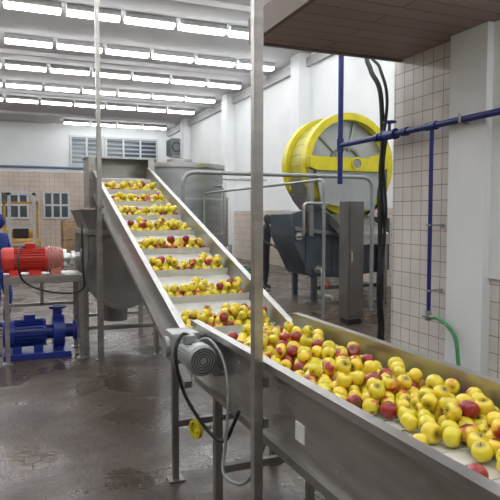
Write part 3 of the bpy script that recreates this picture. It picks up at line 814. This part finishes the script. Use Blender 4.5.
def person(name, loc, yaw, J, shirt, pants, headrot=(0,0,0)):
    mats=[shirt,pants,SKIN,BOOT,HAIR]
    names=list(J.keys()); V=[Vector(J[n][0]) for n in names]; R=[J[n][1] for n in names]
    ix={n:i for i,n in enumerate(names)}
    E=[('pelvis','waist',0),('waist','chest',0),('chest','nbase',0),('nbase','neck',2)]
    for s in 'LR':
        E+=[('chest','sh'+s,0),('sh'+s,'el'+s,0),('el'+s,'wr'+s,0),('pelvis','hip'+s,1),('hip'+s,'kn'+s,1),('kn'+s,'an'+s,1),('an'+s,'toe'+s,3)]
    body=skinned(V,[(ix[a],ix[b]) for a,b,_ in E],R,ix['pelvis'])
    bm=bmesh.new(); bm.from_mesh(body)
    for f in bm.faces:
        c=f.calc_center_median(); best=min(E,key=lambda e:segdist(c,V[ix[e[0]]],V[ix[e[1]]])/1.0)
        m=best[2]
        for s in 'LR':
            if (c-V[ix['wr'+s]]).length<.035: m=2
            if c.z<V[ix['an'+s]].z+.16 and (c-V[ix['an'+s]]).length<.2: m=3
        if m==0 and c.z<V[ix['pelvis']].z+.02 and abs(c.x)<.2 and best[0] in('pelvis','waist'): m=1
        f.material_index=m; f.smooth=True
    for s in 'LR':
        sg=1 if s=='L' else -1
        w=V[ix['wr'+s]]; d=(w-V[ix['el'+s]]).normalized()
        side=d.cross(Vector((sg,0,0))).normalized()*1.0
        nrm=side.cross(d).normalized()
        hv=[w-d*.01,w+d*.035,w+d*.085]; hr=[(.024,.02),(.036,.016),(.038,.015)]; he=[(0,1),(1,2)]
        for k,(off,L) in enumerate(((-.028,.066),(-.010,.076),(.009,.071),(.027,.056))):
            b=len(hv); p=w+d*.088+side*off
            hv+=[p,p+d*L*.45+nrm*sg*.008,p+d*L*.75+nrm*sg*.024,p+d*L*.88+nrm*sg*.042]; hr+=[.0095,.009,.0085,.007]
            he+=[(2,b),(b,b+1),(b+1,b+2),(b+2,b+3)]
        b=len(hv); p=w+d*.035-side*.03
        hv+=[p,p+d*.03-side*.022+nrm*sg*.01,p+d*.062-side*.026+nrm*sg*.02]; hr+=[.012,.011,.009]; he+=[(1,b),(b,b+1),(b+1,b+2)]
        hm=skinned(hv,he,hr,0,1); n0=len(bm.faces); bm.from_mesh(hm); bm.faces.ensure_lookup_table()
        for f in bm.faces[n0:]: f.material_index=2; f.smooth=True
    hc=V[ix['neck']]+Vector((0,-.012,.10)); HR=Euler(headrot).to_matrix()
    def addsphere(c,sc,mi,fn=None,u=20,v=14):
        n0=len(bm.faces); r=bmesh.ops.create_uvsphere(bm,u_segments=u,v_segments=v,radius=1)
        for vv in r['verts']:
            p=Vector((vv.co.x*sc[0],vv.co.y*sc[1],vv.co.z*sc[2]))
            if fn: p=fn(p)
            vv.co=HR@(p+Vector(c))+hc
        bm.faces.ensure_lookup_table()
        for f in bm.faces[n0:]: f.material_index=mi; f.smooth=True
    def headf(p):
        if p.z<0: k=1+p.z*2.6; p=Vector((p.x*max(.6,k),p.y*(max(.75,1+p.z*1.2)) - (.012 if p.y<0 else -.0),p.z))
        return p
    addsphere((0,0,0),(.075,.094,.115),2,headf,28,20)
    addsphere((0,-.098,-.018),(.013,.020,.024),2,None,10,8)
    addsphere((0,-.088,-.058),(.024,.010,.006),3,None,10,6)
    for sx in (-1,1):
        addsphere((sx*.030,-.082,.008),(.013,.010,.008),4,None,10,8)
        addsphere((sx*.030,-.086,.026),(.018,.007,.004),4,None,8,6)
        addsphere((sx*.077,.008,-.005),(.009,.020,.031),2,None,10,8)
    def hairf(p):
        if p.y<-.02 and p.z<.055: p=Vector((p.x*.8,-.02+(p.y+.02)*.2,p.z))
        if p.z<-.03: p=Vector((p.x*.8,p.y*.85,-.03+(p.z+.03)*.3))
        return p
    addsphere((0,.012,.020),(.082,.098,.108),4,hairf,24,16)
    M=Matrix.Translation(Vector(loc))@Matrix.Rotation(yaw,4,'Z')
    me=D.meshes.new(name); bm.to_mesh(me); bm.free()
    me.materials.clear()
    for m in mats: me.materials.append(m)
    o=D.objects.new(name,me); COL.objects.link(o); o.matrix_world=M
    return o
def pose(**kw):
    J={'pelvis':((0,0,.93),(.145,.11)),'waist':((0,0,1.10),(.135,.10)),'chest':((0,0,1.30),(.165,.115)),'nbase':((0,.005,1.44),(.075,.065)),'neck':((0,0,1.52),.052)}
    for s,g in (('L',1),('R',-1)):
        J['sh'+s]=((g*.18,0,1.39),.066); J['el'+s]=((g*.25,.03,1.12),.046); J['wr'+s]=((g*.25,-.07,.88),.030)
        J['hip'+s]=((g*.09,0,.86),.098); J['kn'+s]=((g*.10,-.02,.48),.066); J['an'+s]=((g*.10,.02,.09),.048); J['toe'+s]=((g*.12,-.13,.045),.040)
    for k,v in kw.items(): J[k]=(v,J[k][1])
    return J
# left worker (standing, walking pose)
person('worker',(-.17,9.6,0),math.radians(60),pose(elL=(.27,-.02,1.13),wrL=(.24,-.22,.98),knL=(.10,-.10,.49),anL=(.10,-.04,.09),toeL=(.12,-.19,.045)),SH_BLUE,SH_BLUE)
# far worker leaning to the trough
person('worker',(5.42,12.25,0),math.radians(35),pose(waist=(0,-.02,1.09),chest=(0,-.05,1.29),nbase=(0,-.07,1.43),neck=(0,-.09,1.51),
    shL=(.18,-.06,1.38),elL=(.24,-.20,1.15),wrL=(.18,-.41,1.14),shR=(-.18,-.06,1.38),elR=(-.25,-.12,1.13),wrR=(-.20,-.34,1.04)),SH_DARK,TROUS,(.2,0,0))

# ------------------------------------------------------------------ world, camera
w=D.worlds.new('World'); C.scene.world=w; w.use_nodes=True
w.node_tree.nodes['Background'].inputs[0].default_value=(.5,.55,.6,1); w.node_tree.nodes['Background'].inputs[1].default_value=.3
cam=D.cameras.new('Camera'); co=D.objects.new('Camera',cam); COL.objects.link(co)
cam.lens=41.76; cam.sensor_width=36; cam.clip_start=.05; cam.clip_end=200
co.location=(0,0,1.7); co.rotation_euler=(math.radians(90-3.35),0,math.radians(-22.5))
C.scene.camera=co
C.scene.view_settings.view_transform='Standard'
C.scene.view_settings.exposure=0
